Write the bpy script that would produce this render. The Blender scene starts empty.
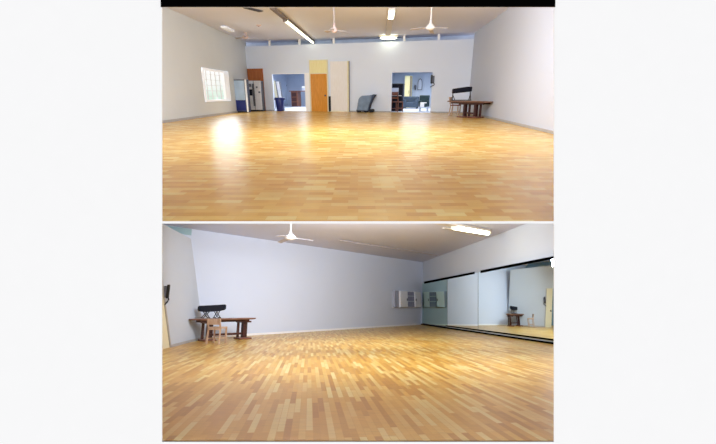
import bpy, bmesh, math, random
from mathutils import Vector, Matrix
random.seed(4)
C = bpy.context.scene.collection
F = 380.0
CAM_Z = 1.15
AL = math.atan(128 / F)          # camera pitch over the upper room
BE = math.atan(86 / F)           # tilt of the lower room against the camera axis
HB = 1.23
CAM = Vector((0, 0, CAM_Z))
FWD = Vector((0, math.cos(AL), -math.sin(AL)))
UP = Vector((0, math.sin(AL), math.cos(AL)))
DF = 3.6                         # distance of the section wall

# ------------------------------------------------------------------ rooms
class Room:
    def __init__(s, pitch, h, M):
        s.t, s.h, s.M = pitch, h, M
    def ray(s, px, py):
        x = (px - 358) / F; u = (222 - py) / F
        return Vector((x, math.cos(s.t) + u * math.sin(s.t), -math.sin(s.t) + u * math.cos(s.t)))
    def at(s, px, py, z=0.0):    # point at height z seen at pixel
        r = s.ray(px, py); k = (z - s.h) / r.z
        return Vector((r.x * k, r.y * k, z))
    def aty(s, px, py, Y):       # point at forward distance Y
        r = s.ray(px, py); k = Y / r.y
        return Vector((r.x * k, Y, s.h + r.z * k))
    def height(s, p, py):        # height above p so that it shows at row py
        k = (222 - py) / F; Y = p.y
        c, n = math.cos(s.t), math.sin(s.t)
        return s.h + (k * Y * c - Y * n) / (c + k * n) - p.z
    def online(s, px, py, a, b): # ray hits the vertical plane through a, b
        r = s.ray(px, py); d = b - a
        n = Vector((d.y, -d.x, 0)); o = Vector((0, 0, s.h))
        return o + r * ((a - o).dot(n) / r.dot(n))
A = Room(AL, CAM_Z, Matrix.Identity(4))
B = Room(-BE, HB, Matrix.Translation(CAM) @ Matrix.Rotation(-(AL + BE), 4, 'X') @ Matrix.Translation((0, 0, -HB)))

# ------------------------------------------------------------------ materials
def srgb(c):
    return tuple(((v / 255) / 12.92 if v / 255 <= .04045 else ((v / 255 + .055) / 1.055) ** 2.4) for v in c) + (1,)
def nt(name):
    m = bpy.data.materials.new(name); m.use_nodes = True
    return m, m.node_tree, m.node_tree.nodes['Principled BSDF']
def mat(name, rgb, rough=.6, metal=0, var=.06, scale=6, emit=0, spec=.5, bump=0):
    m, t, b = nt(name)
    n = t.nodes.new('ShaderNodeTexNoise'); n.inputs['Scale'].default_value = scale; n.inputs['Detail'].default_value = 3
    tc = t.nodes.new('ShaderNodeTexCoord'); t.links.new(tc.outputs['Object'], n.inputs['Vector'])
    r = t.nodes.new('ShaderNodeValToRGB'); c = srgb(rgb)
    r.color_ramp.elements[0].position = .3; r.color_ramp.elements[1].position = .7
    r.color_ramp.elements[0].color = tuple(v * (1 - var) for v in c[:3]) + (1,)
    r.color_ramp.elements[1].color = tuple(min(1, v * (1 + var)) for v in c[:3]) + (1,)
    t.links.new(n.outputs['Fac'], r.inputs['Fac']); t.links.new(r.outputs['Color'], b.inputs['Base Color'])
    b.inputs['Roughness'].default_value = rough; b.inputs['Metallic'].default_value = metal
    b.inputs['Specular IOR Level'].default_value = spec
    if emit:
        t.links.new(r.outputs['Color'], b.inputs['Emission Color']); b.inputs['Emission Strength'].default_value = emit
    if bump:
        bp = t.nodes.new('ShaderNodeBump'); bp.inputs['Strength'].default_value = bump
        t.links.new(n.outputs['Fac'], bp.inputs['Height']); t.links.new(bp.outputs['Normal'], b.inputs['Normal'])
    return m
def wood(name, dark, light, rough=.45, axis=2, scale=3):
    m, t, b = nt(name)
    tc = t.nodes.new('ShaderNodeTexCoord'); mp = t.nodes.new('ShaderNodeMapping')
    sc = [8, 8, 8]; sc[axis] = .8; mp.inputs['Scale'].default_value = sc
    n = t.nodes.new('ShaderNodeTexNoise'); n.inputs['Scale'].default_value = scale; n.inputs['Detail'].default_value = 5
    r = t.nodes.new('ShaderNodeValToRGB'); r.color_ramp.elements[0].position = .3; r.color_ramp.elements[1].position = .7
    r.color_ramp.elements[0].color = srgb(dark); r.color_ramp.elements[1].color = srgb(light)
    t.links.new(tc.outputs['Object'], mp.inputs['Vector']); t.links.new(mp.outputs['Vector'], n.inputs['Vector'])
    t.links.new(n.outputs['Fac'], r.inputs['Fac']); t.links.new(r.outputs['Color'], b.inputs['Base Color'])
    b.inputs['Roughness'].default_value = rough
    return m
def parquet(name, stops, w, h, rot, rough, spec, mortar=(150, 105, 55)):
    m, t, b = nt(name)
    tc = t.nodes.new('ShaderNodeTexCoord'); mp = t.nodes.new('ShaderNodeMapping')
    mp.inputs['Rotation'].default_value = (0, 0, rot)
    br = t.nodes.new('ShaderNodeTexBrick'); br.offset = .37; br.offset_frequency = 2; br.squash = 1
    br.inputs['Scale'].default_value = 1; br.inputs['Brick Width'].default_value = w; br.inputs['Row Height'].default_value = h
    br.inputs['Mortar Size'].default_value = .0025; br.inputs['Mortar Smooth'].default_value = .3
    br.inputs['Color1'].default_value = (0, 0, 0, 1); br.inputs['Color2'].default_value = (1, 1, 1, 1)
    br.inputs['Mortar'].default_value = (.3, .3, .3, 1)
    rp = t.nodes.new('ShaderNodeValToRGB'); els = rp.color_ramp.elements
    els[0].position = 0; els[0].color = srgb(stops[0]); els[1].position = 1; els[1].color = srgb(stops[-1])
    for i, c in enumerate(stops[1:-1]):
        e = els.new((i + 1) / (len(stops) - 1)); e.color = srgb(c)
    gr = t.nodes.new('ShaderNodeTexNoise'); gm = t.nodes.new('ShaderNodeMapping')
    gm.inputs['Rotation'].default_value = (0, 0, rot); gm.inputs['Scale'].default_value = (3, 30, 1)
    gr.inputs['Scale'].default_value = 1.5; gr.inputs['Detail'].default_value = 4
    big = t.nodes.new('ShaderNodeTexNoise'); big.inputs['Scale'].default_value = .5
    mx = t.nodes.new('ShaderNodeMix'); mx.data_type = 'RGBA'; mx.blend_type = 'MULTIPLY'; mx.inputs['Factor'].default_value = .35
    mb = t.nodes.new('ShaderNodeMix'); mb.data_type = 'RGBA'; mb.blend_type = 'MULTIPLY'; mb.inputs['Factor'].default_value = .25
    L = t.links.new
    L(tc.outputs['Object'], mp.inputs['Vector']); L(mp.outputs['Vector'], br.inputs['Vector'])
    L(tc.outputs['Object'], gm.inputs['Vector']); L(gm.outputs['Vector'], gr.inputs['Vector'])
    L(tc.outputs['Object'], big.inputs['Vector'])
    L(br.outputs['Color'], rp.inputs['Fac'])
    L(rp.outputs['Color'], mx.inputs[6]); L(gr.outputs['Fac'], mx.inputs[7])
    L(mx.outputs[2], mb.inputs[6]); L(big.outputs['Fac'], mb.inputs[7])
    L(mb.outputs[2], b.inputs['Base Color'])
    b.inputs['Roughness'].default_value = rough; b.inputs['Specular IOR Level'].default_value = spec
    return m
M = {
 'section': mat('section_paint', (246, 246, 247), .9, var=.004, spec=0),
 'black_trim': mat('black_trim', (4, 4, 4), .9, spec=0),
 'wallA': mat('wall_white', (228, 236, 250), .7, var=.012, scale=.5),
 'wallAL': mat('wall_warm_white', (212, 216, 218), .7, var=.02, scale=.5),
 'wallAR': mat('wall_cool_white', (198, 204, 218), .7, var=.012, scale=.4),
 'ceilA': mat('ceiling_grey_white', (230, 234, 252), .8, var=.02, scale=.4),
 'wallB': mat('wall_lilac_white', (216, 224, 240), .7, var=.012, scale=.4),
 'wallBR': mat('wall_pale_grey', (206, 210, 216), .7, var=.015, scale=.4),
 'wallBL': mat('wall_shaded_white', (200, 206, 214), .7, var=.015, scale=.4),  # even grey-white base colour of the left partition
 'ceilB': mat('ceiling_taupe', (212, 214, 230), .85, var=.02, scale=.4),
 'blue_wall': mat('blue_grey_wall', (190, 200, 216), .8, var=.04, scale=1),
 'blue_band': mat('pale_blue_band', (206, 216, 234), .8, var=.12, scale=1),
 'teal': mat('pale_teal_band', (158, 188, 194), .8, var=.08, scale=1),
 'grey_floor': mat('grey_blue_carpet', (205, 212, 224), .8, var=.05),
 'white': mat('white_paint', (250, 250, 252), .5, var=.01),
 'cream': mat('cream_paint', (236, 226, 190), .5, var=.02),
 'palew': wood('pale_birch', (236, 230, 224), (244, 240, 236), .5),
 'yellow': wood('yellow_pine', (240, 226, 160), (248, 238, 186), .5),
 'orange': wood('orange_wood', (204, 130, 26), (226, 154, 52), .35),
 'brown': wood('brown_door_wood', (160, 88, 42), (186, 110, 60), .45),
 'dark_wood': wood('dark_red_wood', (50, 20, 20), (80, 38, 30), .35, axis=0),
 'mid_wood': wood('mid_brown_wood', (100, 58, 42), (140, 88, 62), .4, axis=0),
 'top_wood': wood('worn_table_top', (100, 62, 48), (146, 106, 84), .35, axis=0),
 'chair_wood': wood('light_chair_wood', (176, 142, 118), (212, 184, 160), .45),
 'black': mat('black_vinyl', (12, 14, 28), .6, spec=.2),
 'blackm': mat('black_metal', (14, 14, 20), .5),
 'steel': mat('brushed_steel', (206, 206, 210), .42, .1, var=.05),
 'dsteel': mat('dark_steel', (60, 62, 72), .35, .5),
 'navy': mat('navy_plastic', (20, 38, 116), .35, var=.1),
 'navy_in': mat('navy_inside', (12, 22, 60), .5),
 'gunmetal': mat('grey_edge', (96, 100, 112), .5),
 'tarp': mat('blue_grey_fabric', (120, 138, 160), .8, var=.22, scale=3, bump=.4),
 'tarp_d': mat('dark_blue_grey_fabric', (62, 76, 100), .8, var=.2, scale=4),
 'rubber': mat('black_rubber', (20, 20, 26), .7),
 'fan': mat('fan_white', (228, 224, 222), .4, var=.01),
 'fan_g': mat('fan_blade_grey', (186, 180, 184), .5, var=.02),
 'pinkish': mat('fan_motor_beige', (212, 190, 186), .5, var=.02),
 'tube': mat('fluorescent_tube', (250, 255, 225), .5, emit=5, var=0),
 'fix': mat('fixture_grey', (120, 108, 96), .5),
 'fixb': mat('fixture_beige', (206, 194, 180), .5),
 'base': mat('baseboard_grey', (176, 172, 168), .6),
 'teald': mat('dark_teal_fabric', (38, 62, 66), .7, var=.2),
 'screen': mat('pale_screen', (190, 198, 214), .5),
 'hedge': mat('hedge_green', (120, 150, 120), .9, var=.4, scale=2),
 'sofa': mat('dark_slate_fabric', (62, 76, 92), .8, var=.2),
 'red': mat('dull_red_fabric', (120, 60, 64), .8, var=.2),
 'wframe': mat('window_white', (244, 246, 250), .4, var=.005, emit=.2),  # slight glow put into the paint of window frame and light housing
}
M['floorA'] = parquet('floor_parquet_upper', [(222, 160, 62), (236, 180, 80), (246, 197, 98), (255, 224, 142)], .30, .12, 0, .27, .42)

# ------------------------------------------------------------------ mesh helpers
class MB:
    def __init__(s): s.bm = bmesh.new()
    def box(s, x0, x1, y0, y1, z0, z1, M4=None, bev=0):
        vs = [s.bm.verts.new((x, y, z)) for x in (x0, x1) for y in (y0, y1) for z in (z0, z1)]
        if M4 is not None:
            for v in vs: v.co = M4 @ v.co
        fs = []
        for q in ((0, 1, 3, 2), (4, 6, 7, 5), (0, 4, 5, 1), (2, 3, 7, 6), (0, 2, 6, 4), (1, 5, 7, 3)):
            fs.append(s.bm.faces.new([vs[i] for i in q]))
        if bev:
            es = list({e for f in fs for e in f.edges})
            bmesh.ops.bevel(s.bm, geom=es, offset=bev, segments=2, affect='EDGES', profile=.6)
        return s
    def quad(s, *p):
        s.bm.faces.new([s.bm.verts.new(q) for q in p]); return s
    def bar(s, a, b, w, d=None, up=(0, 0, 1)):
        a, b = Vector(a), Vector(b); d = d or w
        z = (b - a); l = z.length; z.normalize()
        x = Vector(up).cross(z)
        if x.length < 1e-4: x = Vector((1, 0, 0))
        x.normalize(); y = z.cross(x)
        m = Matrix((x, y, z)).transposed().to_4x4(); m.translation = a
        return s.box(-w / 2, w / 2, -d / 2, d / 2, 0, l, m)
    def tube(s, pts, r, seg=10, r1=None):
        pts = [Vector(p) for p in pts]; rings = []
        for i, p in enumerate(pts):
            t = (pts[min(i + 1, len(pts) - 1)] - pts[max(i - 1, 0)]).normalized()
            x = t.cross(Vector((.31, .22, .93)))
            x.normalize(); y = t.cross(x)
            rr = r if r1 is None else r + (r1 - r) * i / (len(pts) - 1)
            rings.append([s.bm.verts.new(p + (x * math.cos(2 * math.pi * k / seg) + y * math.sin(2 * math.pi * k / seg)) * rr) for k in range(seg)])
        for a, b in zip(rings, rings[1:]):
            for k in range(seg): s.bm.faces.new((a[k], a[(k + 1) % seg], b[(k + 1) % seg], b[k]))
        s.bm.faces.new(rings[0]); s.bm.faces.new(list(reversed(rings[-1])))
        return s
    def lathe(s, prof, seg=28, c=(0, 0, 0), sx=1, sy=1):
        rings = []
        for r, z in prof:
            rings.append([s.bm.verts.new((c[0] + sx * r * math.cos(2 * math.pi * k / seg), c[1] + sy * r * math.sin(2 * math.pi * k / seg), c[2] + z)) for k in range(seg)])
        for a, b in zip(rings, rings[1:]):
            for k in range(seg): s.bm.faces.new((a[k], a[(k + 1) % seg], b[(k + 1) % seg], b[k]))
        s.bm.faces.new(rings[0]); s.bm.faces.new(list(reversed(rings[-1])))
        return s
    def prism(s, pts, y0, y1):   # outline in x,z extruded along y
        a = [s.bm.verts.new((x, y0, z)) for x, z in pts]; b = [s.bm.verts.new((x, y1, z)) for x, z in pts]
        s.bm.faces.new(a); s.bm.faces.new(list(reversed(b)))
        n = len(pts)
        for i in range(n): s.bm.faces.new((a[i], b[i], b[(i + 1) % n], a[(i + 1) % n]))
        return s
    def xf(s, m):
        for v in s.bm.verts: v.co = m @ v.co
        return s
    def clip(s, co, no, M4=None):   # keep the side the normal points away from
        if M4 is not None: bmesh.ops.transform(s.bm, matrix=M4, verts=s.bm.verts[:])
        bmesh.ops.bisect_plane(s.bm, geom=s.bm.verts[:] + s.bm.edges[:] + s.bm.faces[:], plane_co=co, plane_no=no, clear_outer=True)
        if M4 is not None: bmesh.ops.transform(s.bm, matrix=M4.inverted(), verts=s.bm.verts[:])
        return s
    def build(s, name, m, parent=None, M4=None, smooth=False):
        bmesh.ops.recalc_face_normals(s.bm, faces=s.bm.faces[:])
        me = bpy.data.meshes.new(name); s.bm.to_mesh(me); s.bm.free()
        me.materials.append(m)
        if smooth:
            for p in me.polygons: p.use_smooth = True
        o = bpy.data.objects.new(name, me); C.objects.link(o)
        if parent is not None: o.parent = parent
        if M4 is not None: o.matrix_world = M4
        return o
def thing(room, name, label, cat, loc, rz=0, group=None):
    o = bpy.data.objects.new(name, None); C.objects.link(o)
    o.empty_display_size = .2
    o.matrix_world = room.M @ Matrix.Translation(loc) @ Matrix.Rotation(rz, 4, 'Z')
    tag(o, label, cat, group); return o
def tag(o, label, cat, group=None):
    o['label'] = label; o['category'] = cat
    if group: o['group'] = group
    return o
def struct(room, name, mb, m, parent=None, label=None):
    o = mb.build(name, m, parent, room.M if parent is None else None)
    if parent is None: o['kind'] = 'structure'
    if label: o['label'] = label
    return o
def frame_on(a, b):              # x along a->b, y away from the camera, z up
    x = (b - a).normalized(); z = Vector((0, 0, 1)); y = z.cross(x)
    m = Matrix((x, y, z)).transposed().to_4x4(); m.translation = a
    return m
FP = CAM + FWD * DF              # the section plane
def clipf(mb, room):             # trim what would stick out through the margin wall
    return mb.clip(FP + FWD * .012, -FWD, room.M)

# ------------------------------------------------------------------ off-white section wall standing in for the page margins, two openings
def sect():
    def P(px, py, d=0):
        k = DF + d
        return CAM + FWD * k + Vector((1, 0, 0)) * ((px - 358) / F * DF) + UP * ((222 - py) / F * DF)
    X = [-700, 162, 554, 1420]; Y = [-420, 7, 221.2, 223.6, 442, 700]
    mb = MB()
    for i in range(3):
        for j in range(5):
            if i == 1 and j in (1, 3): continue
            mb.quad(P(X[i], Y[j]), P(X[i + 1], Y[j]), P(X[i + 1], Y[j + 1]), P(X[i], Y[j + 1]))
    bmesh.ops.remove_doubles(mb.bm, verts=mb.bm.verts[:], dist=1e-4)
    fs = mb.bm.faces[:]
    r = bmesh.ops.extrude_face_region(mb.bm, geom=fs)
    for v in [g for g in r['geom'] if isinstance(g, bmesh.types.BMVert)]: v.co += FWD * .008
    struct(A, 'wall_front', mb, M['section'])
    mb = MB(); m4 = Matrix((Vector((1, 0, 0)), FWD, UP)).transposed().to_4x4(); m4.translation = FP
    mb.box((161 - 358) / F * DF, (555 - 358) / F * DF, -.006, -.001, (222 - 7.2) / F * DF, (222 + 1) / F * DF, m4)
    struct(A, 'trim_1', mb, M['black_trim'])  # black strip standing in for the border above the upper view
sect()

# ------------------------------------------------------------------ UPPER ROOM
HA = 4.62
BL, BR = A.at(250.5, 110.6), A.at(467.5, 113.1)
LN, RN = A.at(163, 123), A.at(553.5, 134)
def ext(a, b, Y):                # the line a->b at forward distance Y
    return a + (b - a) * ((Y - a.y) / (b.y - a.y))
L0, R0 = ext(BL, LN, 3.0), ext(BR, RN, 3.0)
Zv = Vector((0, 0, 1))
W = frame_on(BL, BR); WL = (BR - BL).length; WA = math.atan2((BR - BL).y, (BR - BL).x)
def U(px, py=100):               # wall coordinate of a column
    return (W.inverted() @ A.online(px, py, BL, BR)).x
def Zw(px, py): return A.online(px, py, BL, BR).z
def onW(u, y=0, z=0): return W @ Vector((u, y, z))

clipf(MB().quad(L0 + Vector((-.3, 0, 0)), R0 + Vector((.3, 0, 0)), ext(BL, BR, BL.y) + Vector((17, 9, 0)), BL + Vector((-2, 7, 0))), A)
mb = MB(); mb.box(-9, 9, 3.0, 36, -.012, 0); clipf(mb, A)
struct(A, 'floor', mb, M['floorA'])
mb = MB(); mb.box(-9.5, 9.5, 3.0, 36, HA, HA + .12); clipf(mb, A)
struct(A, 'ceiling', mb, M['ceilA'])
def wall_quad(a, b, h, t, side):
    m = frame_on(a, b); l = (b - a).length
    return MB().box(0, l, min(0, t), max(0, t), 0, h, m)
# left wall with its window opening
WLm = frame_on(L0, BL); LL = (BL - L0).length
def lw(px, py): return WLm.inverted() @ A.online(px, py, L0, BL)
wa, wb = lw(203.2, 86), lw(228.8, 84)
wz0 = (lw(206, 102).z + lw(231.8, 100.5).z) / 2; wz1 = (lw(200.7, 68.8).z + lw(226.4, 70.2).z) / 2
w0, w1 = wa.x, wb.x
mb = MB()
for (x0, x1, z0, z1) in ((0, w0, 0, HA), (w1, LL + .3, 0, HA), (w0, w1, 0, wz0), (w0, w1, wz1, HA)):
    mb.box(x0, x1, 0, .2, z0, z1, WLm)
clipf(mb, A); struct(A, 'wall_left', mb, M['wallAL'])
# window
def win():
    mb = MB(); f = .1
    for b in ((w0, w0 + f * 2.0, wz0, wz1), (w1 - f * 8, w1, wz0, wz1), (w0, w1, wz0, wz0 + f), (w0, w1, wz1 - f, wz1)):
        mb.box(b[0], b[1], -.04, .10, b[2], b[3], WLm)
    o = struct(A, 'window_1', mb, M['wframe'])
    mb = MB(); n, k = 6, 6
    for i in range(1, n):
        x = w0 + (w1 - w0) * i / n; mb.box(x - .035, x + .035, .05, .08, wz0, wz1, WLm)
    for j in range(1, k):
        z = wz0 + (wz1 - wz0) * j / k; mb.box(w0, w1, .04, .07, z - .012, z + .012, WLm)
    mb.build('muntins', M['fan'], o)
    m, t, b = nt('frosted_daylight_glass')
    tc = t.nodes.new('ShaderNodeTexCoord'); sp = t.nodes.new('ShaderNodeSeparateXYZ')
    nz = t.nodes.new('ShaderNodeTexNoise'); nz.inputs['Scale'].default_value = 1.3
    ad = t.nodes.new('ShaderNodeMath'); ad.operation = 'MULTIPLY_ADD'; ad.inputs[1].default_value = 1.5
    r = t.nodes.new('ShaderNodeValToRGB'); e = r.color_ramp.elements
    e[0].position = (wz0 + .75) / 6; e[0].color = srgb((196, 222, 206)); e[1].position = (wz1 + .6) / 6; e[1].color = (1, 1, 1, 1)
    dv = t.nodes.new('ShaderNodeMath'); dv.operation = 'DIVIDE'; dv.inputs[1].default_value = 6
    Lk = t.links.new
    Lk(tc.outputs['Object'], sp.inputs[0]); Lk(tc.outputs['Object'], nz.inputs['Vector'])
    Lk(nz.outputs['Fac'], ad.inputs[0]); Lk(sp.outputs['Z'], ad.inputs[2]); Lk(ad.outputs[0], dv.inputs[0])
    Lk(dv.outputs[0], r.inputs['Fac']); Lk(r.outputs['Color'], b.inputs['Emission Color'])
    b.inputs['Emission Strength'].default_value = .97; b.inputs['Base Color'].default_value = (.1, .1, .1, 1)  # pane itself glows, outside daylight and greenery put into its emission
    MB().box(w0, w1, .10, .11, wz0, wz1, WLm).build('pane', m, o)
    # daylight coming in
    c = WLm @ Vector(((w0 + w1) / 2, -.15, (wz0 + wz1) / 2))
    area('window_daylight', c, (WLm.to_3x3() @ Vector((-.2, -1, -.35))), w1 - w0, wz1 - wz0, 85, (.86, .93, 1))
def area(name, loc, d, sx, sy, p, col=(1, 1, 1), M4=None):
    l = bpy.data.lights.new(name, 'AREA'); l.shape = 'RECTANGLE'; l.size = sx; l.size_y = sy; l.energy = p; l.color = col
    o = bpy.data.objects.new(name, l); C.objects.link(o)
    q = Vector(d).to_track_quat('-Z', 'Y').to_matrix().to_4x4(); q.translation = loc
    o.matrix_world = (M4 @ q) if M4 is not None else q
    return o
win()
# right wall
mb = MB().box(0, (R0 - BR).length + .0, -.2, 0, 0, HA, frame_on(BR, R0) @ Matrix.Scale(-1, 4, (0, 1, 0))); clipf(mb, A)
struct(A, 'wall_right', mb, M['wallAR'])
# back wall: a partition stopping short of the ceiling, two doorways
PT = 4.28
d1 = (U(273.7), U(305.6), Zw(290, 73.6)); d2 = (U(391.2), U(431), Zw(411, 72.3))
mb = MB()
for (x0, x1, z0, z1) in ((-.1, d1[0], 0, PT), (d1[0], d1[1], d1[2], PT), (d1[1], d2[0], 0, PT), (d2[0], d2[1], d2[2], PT), (d2[1], WL + .1, 0, PT)):
    mb.box(x0, x1, 0, .16, z0, z1, W)
struct(A, 'wall_back', mb, M['wallA'])
# blue band seen over the partition, with white posts
struct(A, 'trim_2', MB().box(-1, WL + 1, 1.2, 1.25, PT - .8, HA, W), M['blue_band'])
for px in (269, 299, 333.5, 404, 438.5):
    u = U(px, 42); struct(A, 'trim_3', MB().box(u - .07, u + .07, .02, .14, PT, HA, W), M['white'])
struct(A, 'baseboard_left', clipf(MB().box(0, LL, -.03, 0, 0, .1, WLm), A), M['base'])
mr = frame_on(BR, R0) @ Matrix.Scale(-1, 4, (0, 1, 0))
struct(A, 'baseboard_right', clipf(MB().box(0, (R0 - BR).length, .0, .025, 0, .09, mr), A), M['base'])
mb = MB()
for a, b in ((0, d1[0]), (d1[1], d2[0]), (d2[1], WL)): mb.box(a, b, -.02, 0, 0, .07, W)
struct(A, 'baseboard_back', mb, M['base'])

# ---- rooms behind the doorways
def backroom(u0, u1, depth, fl, name):
    mb = MB()
    mb.box(u0 - .1, u0, .16, depth, 0, 3, W); mb.box(u1, u1 + .1, .16, depth, 0, 3, W)
    mb.box(u0 - .1, u1 + .1, depth, depth + .1, 0, 3, W); mb.box(u0 - .1, u1 + .1, .16, depth, 3, 3.05, W)
    struct(A, 'wall_' + name, mb, M['blue_wall'])
    struct(A, 'floor_' + name, MB().box(u0, u1, .0, depth, .0, .006, W), fl)
backroom(d1[0] - 4.5, d1[1] + 1.0, 12.2, M['grey_floor'], 'far_left')
backroom(d2[0] - 1.6, d2[1] + 2.8, 10.2, M['grey_floor'], 'far_right')
c = onW((d1[0] + d1[1]) / 2, 5, 2.9); area('side_room_light', c, (0, 0, -1), 2.5, 8, 480, (.95, .97, 1))  # unseen fill added to brighten the far left room
c = onW((d2[0] + d2[1]) / 2, 4.5, 2.9); area('side_room_light.001', c, (0, 0, -1), 2.5, 7, 300, (.93, .96, 1))  # unseen fill added to brighten the far right room
# doorway trims
def jambs(d, name, mt):
    mb = MB(); t = .13
    mb.box(d[1], d[1] + .34, -.04, .18, 0, d[2] + .03, W)
    mb.box(d[0] - .02, d[1], -.01, .18, d[2] - .02, d[2] + .02, W)
    struct(A, name, mb, mt)
jambs(d1, 'trim_4', M['white']); 

# ---- things along the back wall, left to right
def wthing(name, label, cat, u, y=0, z=0, group=None): return thing(A, name, label, cat, onW(u, y, z), WA, group)
def depthscale(y): # wall offset -> same pixels need this shrink
    return 1
def Uy(px, y, py=110):           # wall coordinate of a column at offset y in front of (-) or behind (+) the wall
    a, b = onW(0, y), onW(WL, y)
    return (W.inverted() @ A.online(px, py, a, b)).x
def Zy(px, py, y): return A.online(px, py, onW(0, y), onW(WL, y)).z

# brown wooden door panel behind the refrigerator
y = -.10; u0, u1 = max(.06, Uy(247.6, y, 90)), Uy(264.0, y, 90); h = Zy(255, 68.6, y)
t = wthing('wooden_door', 'brown wooden door standing against the corner behind the steel refrigerator', 'door', max(u0, .06), y)
MB().box(0, u1 - u0, 0, .06, 0, h, bev=.01).build('door_leaf', M['brown'], t)
mb = MB()
for (a, b) in ((.12, .45), (.55, .95)):
    mb.box(.12, u1 - u0 - .12, -.012, 0, h * a, h * b)
mb.build('raised_panels', M['brown'], t)
MB().tube([(u1 - u0 - .1, -.01, 1.05), (u1 - u0 - .1, -.06, 1.05)], .03).build('knob', M['dsteel'], t)

# stainless side by side refrigerator
y = -1.15; u0, u1 = Uy(247.6, y, 100), Uy(260.6, y, 100); h = Zy(255, 80.5, y); w = u1 - u0
t = wthing('refrigerator', 'stainless steel side-by-side refrigerator with black dispenser, beside the back left corner', 'refrigerator', u0, y)
t.matrix_world = t.matrix_world @ Matrix.Rotation(math.radians(14), 4, 'Z')
MB().box(0, w, .06, .8, .03, h, bev=.015).build('cabinet', M['dsteel'], t)
dl = MB().box(.01, w * .46, 0, .06, .1, h - .01, bev=.015).build('door', M['steel'], t)
MB().box(.08, w * .38, -.012, 0, h * .52, h * .72, bev=.005).build('dispenser', M['black'], dl)
MB().box(.12, w * .34, -.014, 0, h * .8, h * .9).build('magnet', M['gunmetal'], dl)
MB().bar((w * .44, -.05, .35), (w * .44, -.05, h - .2), .04).build('handle', M['dsteel'], dl)
dr = MB().box(w * .50, w - .01, 0, .06, .1, h - .01, bev=.015).build('door', M['steel'], t)
MB().bar((w * .52, -.05, .35), (w * .52, -.05, h - .2), .04).build('handle', M['dsteel'], dr)
for (a, b) in ((.64, .76), (.8, .60)):
    MB().box(w * a, w * a + .13, -.012, 0, h * b, h * b + .11).build('magnet', M['gunmetal'], dr)
MB().box(.02, w - .02, .04, .7, 0, .1).build('kick_plate', M['rubber'], t)

# dark glossy upright cooler with a pale reflection painted into its upper glass
y = -3.0; u0, u1 = Uy(233.0, y, 100), Uy(245.8, y, 100); h = Zy(238, 79.3, y); w = u1 - u0
t = wthing('display_cooler', 'tall upright cooler with pale blue upper glass and dark navy base', 'cooler', u0 + .02, y)
t.matrix_world = t.matrix_world @ Matrix.Rotation(math.radians(16), 4, 'Z')
MB().box(0, w, .06, .7, .04, h, bev=.02).build('cabinet', M['navy_in'], t)
g = MB().box(.0, w - .1, 0, .06, .08, h, bev=.01).build('door', M['gunmetal'], t)
mg = mat('pale_reflecting_glass', (176, 200, 226), .15, var=.1, scale=2)  # pale blue colour paints in a reflection
MB().box(.09, w - .14, -.012, 0, h * .38, h - .07).build('glass', mg, g)
MB().box(.09, w - .14, -.012, 0, .12, h * .38).build('lower_panel', M['navy'], g)
MB().box(w - .1, w + .0, -.02, .06, .04, h, bev=.01).build('edge_strip', M['white'], t)
MB().box(.03, w - .03, .06, .65, 0, .06).build('base', M['rubber'], t)

# blue bin in the first doorway
y = -.25; uc = Uy(280, y, 104); zt = Zy(280, 97.6, y); rr = (Uy(284.6, y, 100) - Uy(275.6, y, 100)) / 2
t = wthing('waste_bin', 'dark blue plastic waste bin in front of the left doorway', 'bin', uc, y)
MB().lathe([(rr * .68, 0), (rr * .72, .03), (rr * .92, zt - .12), (rr * .9, zt - .1)], 24).build('body', M['navy'], t, smooth=True)
MB().lathe([(rr * .88, zt - .14), (rr * 1.06, zt - .14), (rr * 1.08, zt - .02), (rr * 1.0, zt), (rr * .92, zt), (rr * .9, zt - .03)], 24).build('rim', M['navy'], t)
for s in (-1, 1): MB().box(s * rr * 1.04 - .02, s * rr * 1.04 + .02, -.1, .1, zt - .16, zt - .09).build('handle', M['navy_in'], t)

# white boards leaning inside the left room
for i, (a, b, top, lab) in enumerate(((276.6, 279.3, 80.5, 'narrow cream board leaning on the doorway edge, left of a white board'), (280.3, 283.3, 81.5, 'narrow white board leaning behind the blue bin, right of a cream board'))):
    y = .75; u0, u1 = Uy(a, y, 98), Uy(b, y, 98); h = Zy(280, top, y)
    o = wthing('leaning_board', lab, 'board', u0, y)
    sh = -.25
    MB().prism([(0, 0), (u1 - u0, 0), (u1 - u0 + sh, h), (sh, h)], 0, .05).build('board_face', M['cream' if i == 0 else 'white'], o)
    MB().prism([(u1 - u0, 0), (u1 - u0 + .05, 0), (u1 - u0 + .05 + sh, h), (u1 - u0 + sh, h)], -.01, .06).build('edge', M['gunmetal'], o)
# desk in left room
y = 9.0; u0, u1 = Uy(291.3, y, 100), Uy(308, y, 100); h = Zy(296, 91.5, y); w = u1 - u0
t = wthing('desk', 'brown wooden desk with a white top inside the room behind the blue bin', 'desk', u0, y)
MB().box(0, .62, 0, .9, 0, h, bev=.01).build('pedestal', M['mid_wood'], t)
for k in range(3): 
    d = MB().box(.07, .55, -.02, 0, .06 + k * h / 3.2, (k + 1) * h / 3.2 - .02).build('drawer', M['dark_wood'], t)
    MB().box(.25, .37, -.04, -.02, .16 + k * h / 3.2, .19 + k * h / 3.2).build('handle', M['blackm'], d)
MB().box(-.15, w, -.1, .95, h, h + .07, bev=.01).build('desk_top', M['mid_wood'], t)
for yy in (.02, .84): MB().box(w - .1, w - .02, yy, yy + .08, 0, h).build('leg', M['mid_wood'], t)
y2 = y + .2
o = wthing('cardboard_box', 'pale blue-grey box at right end of the desk in left back room', 'box', u0 + w * .62, y2, h + .07)
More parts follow.
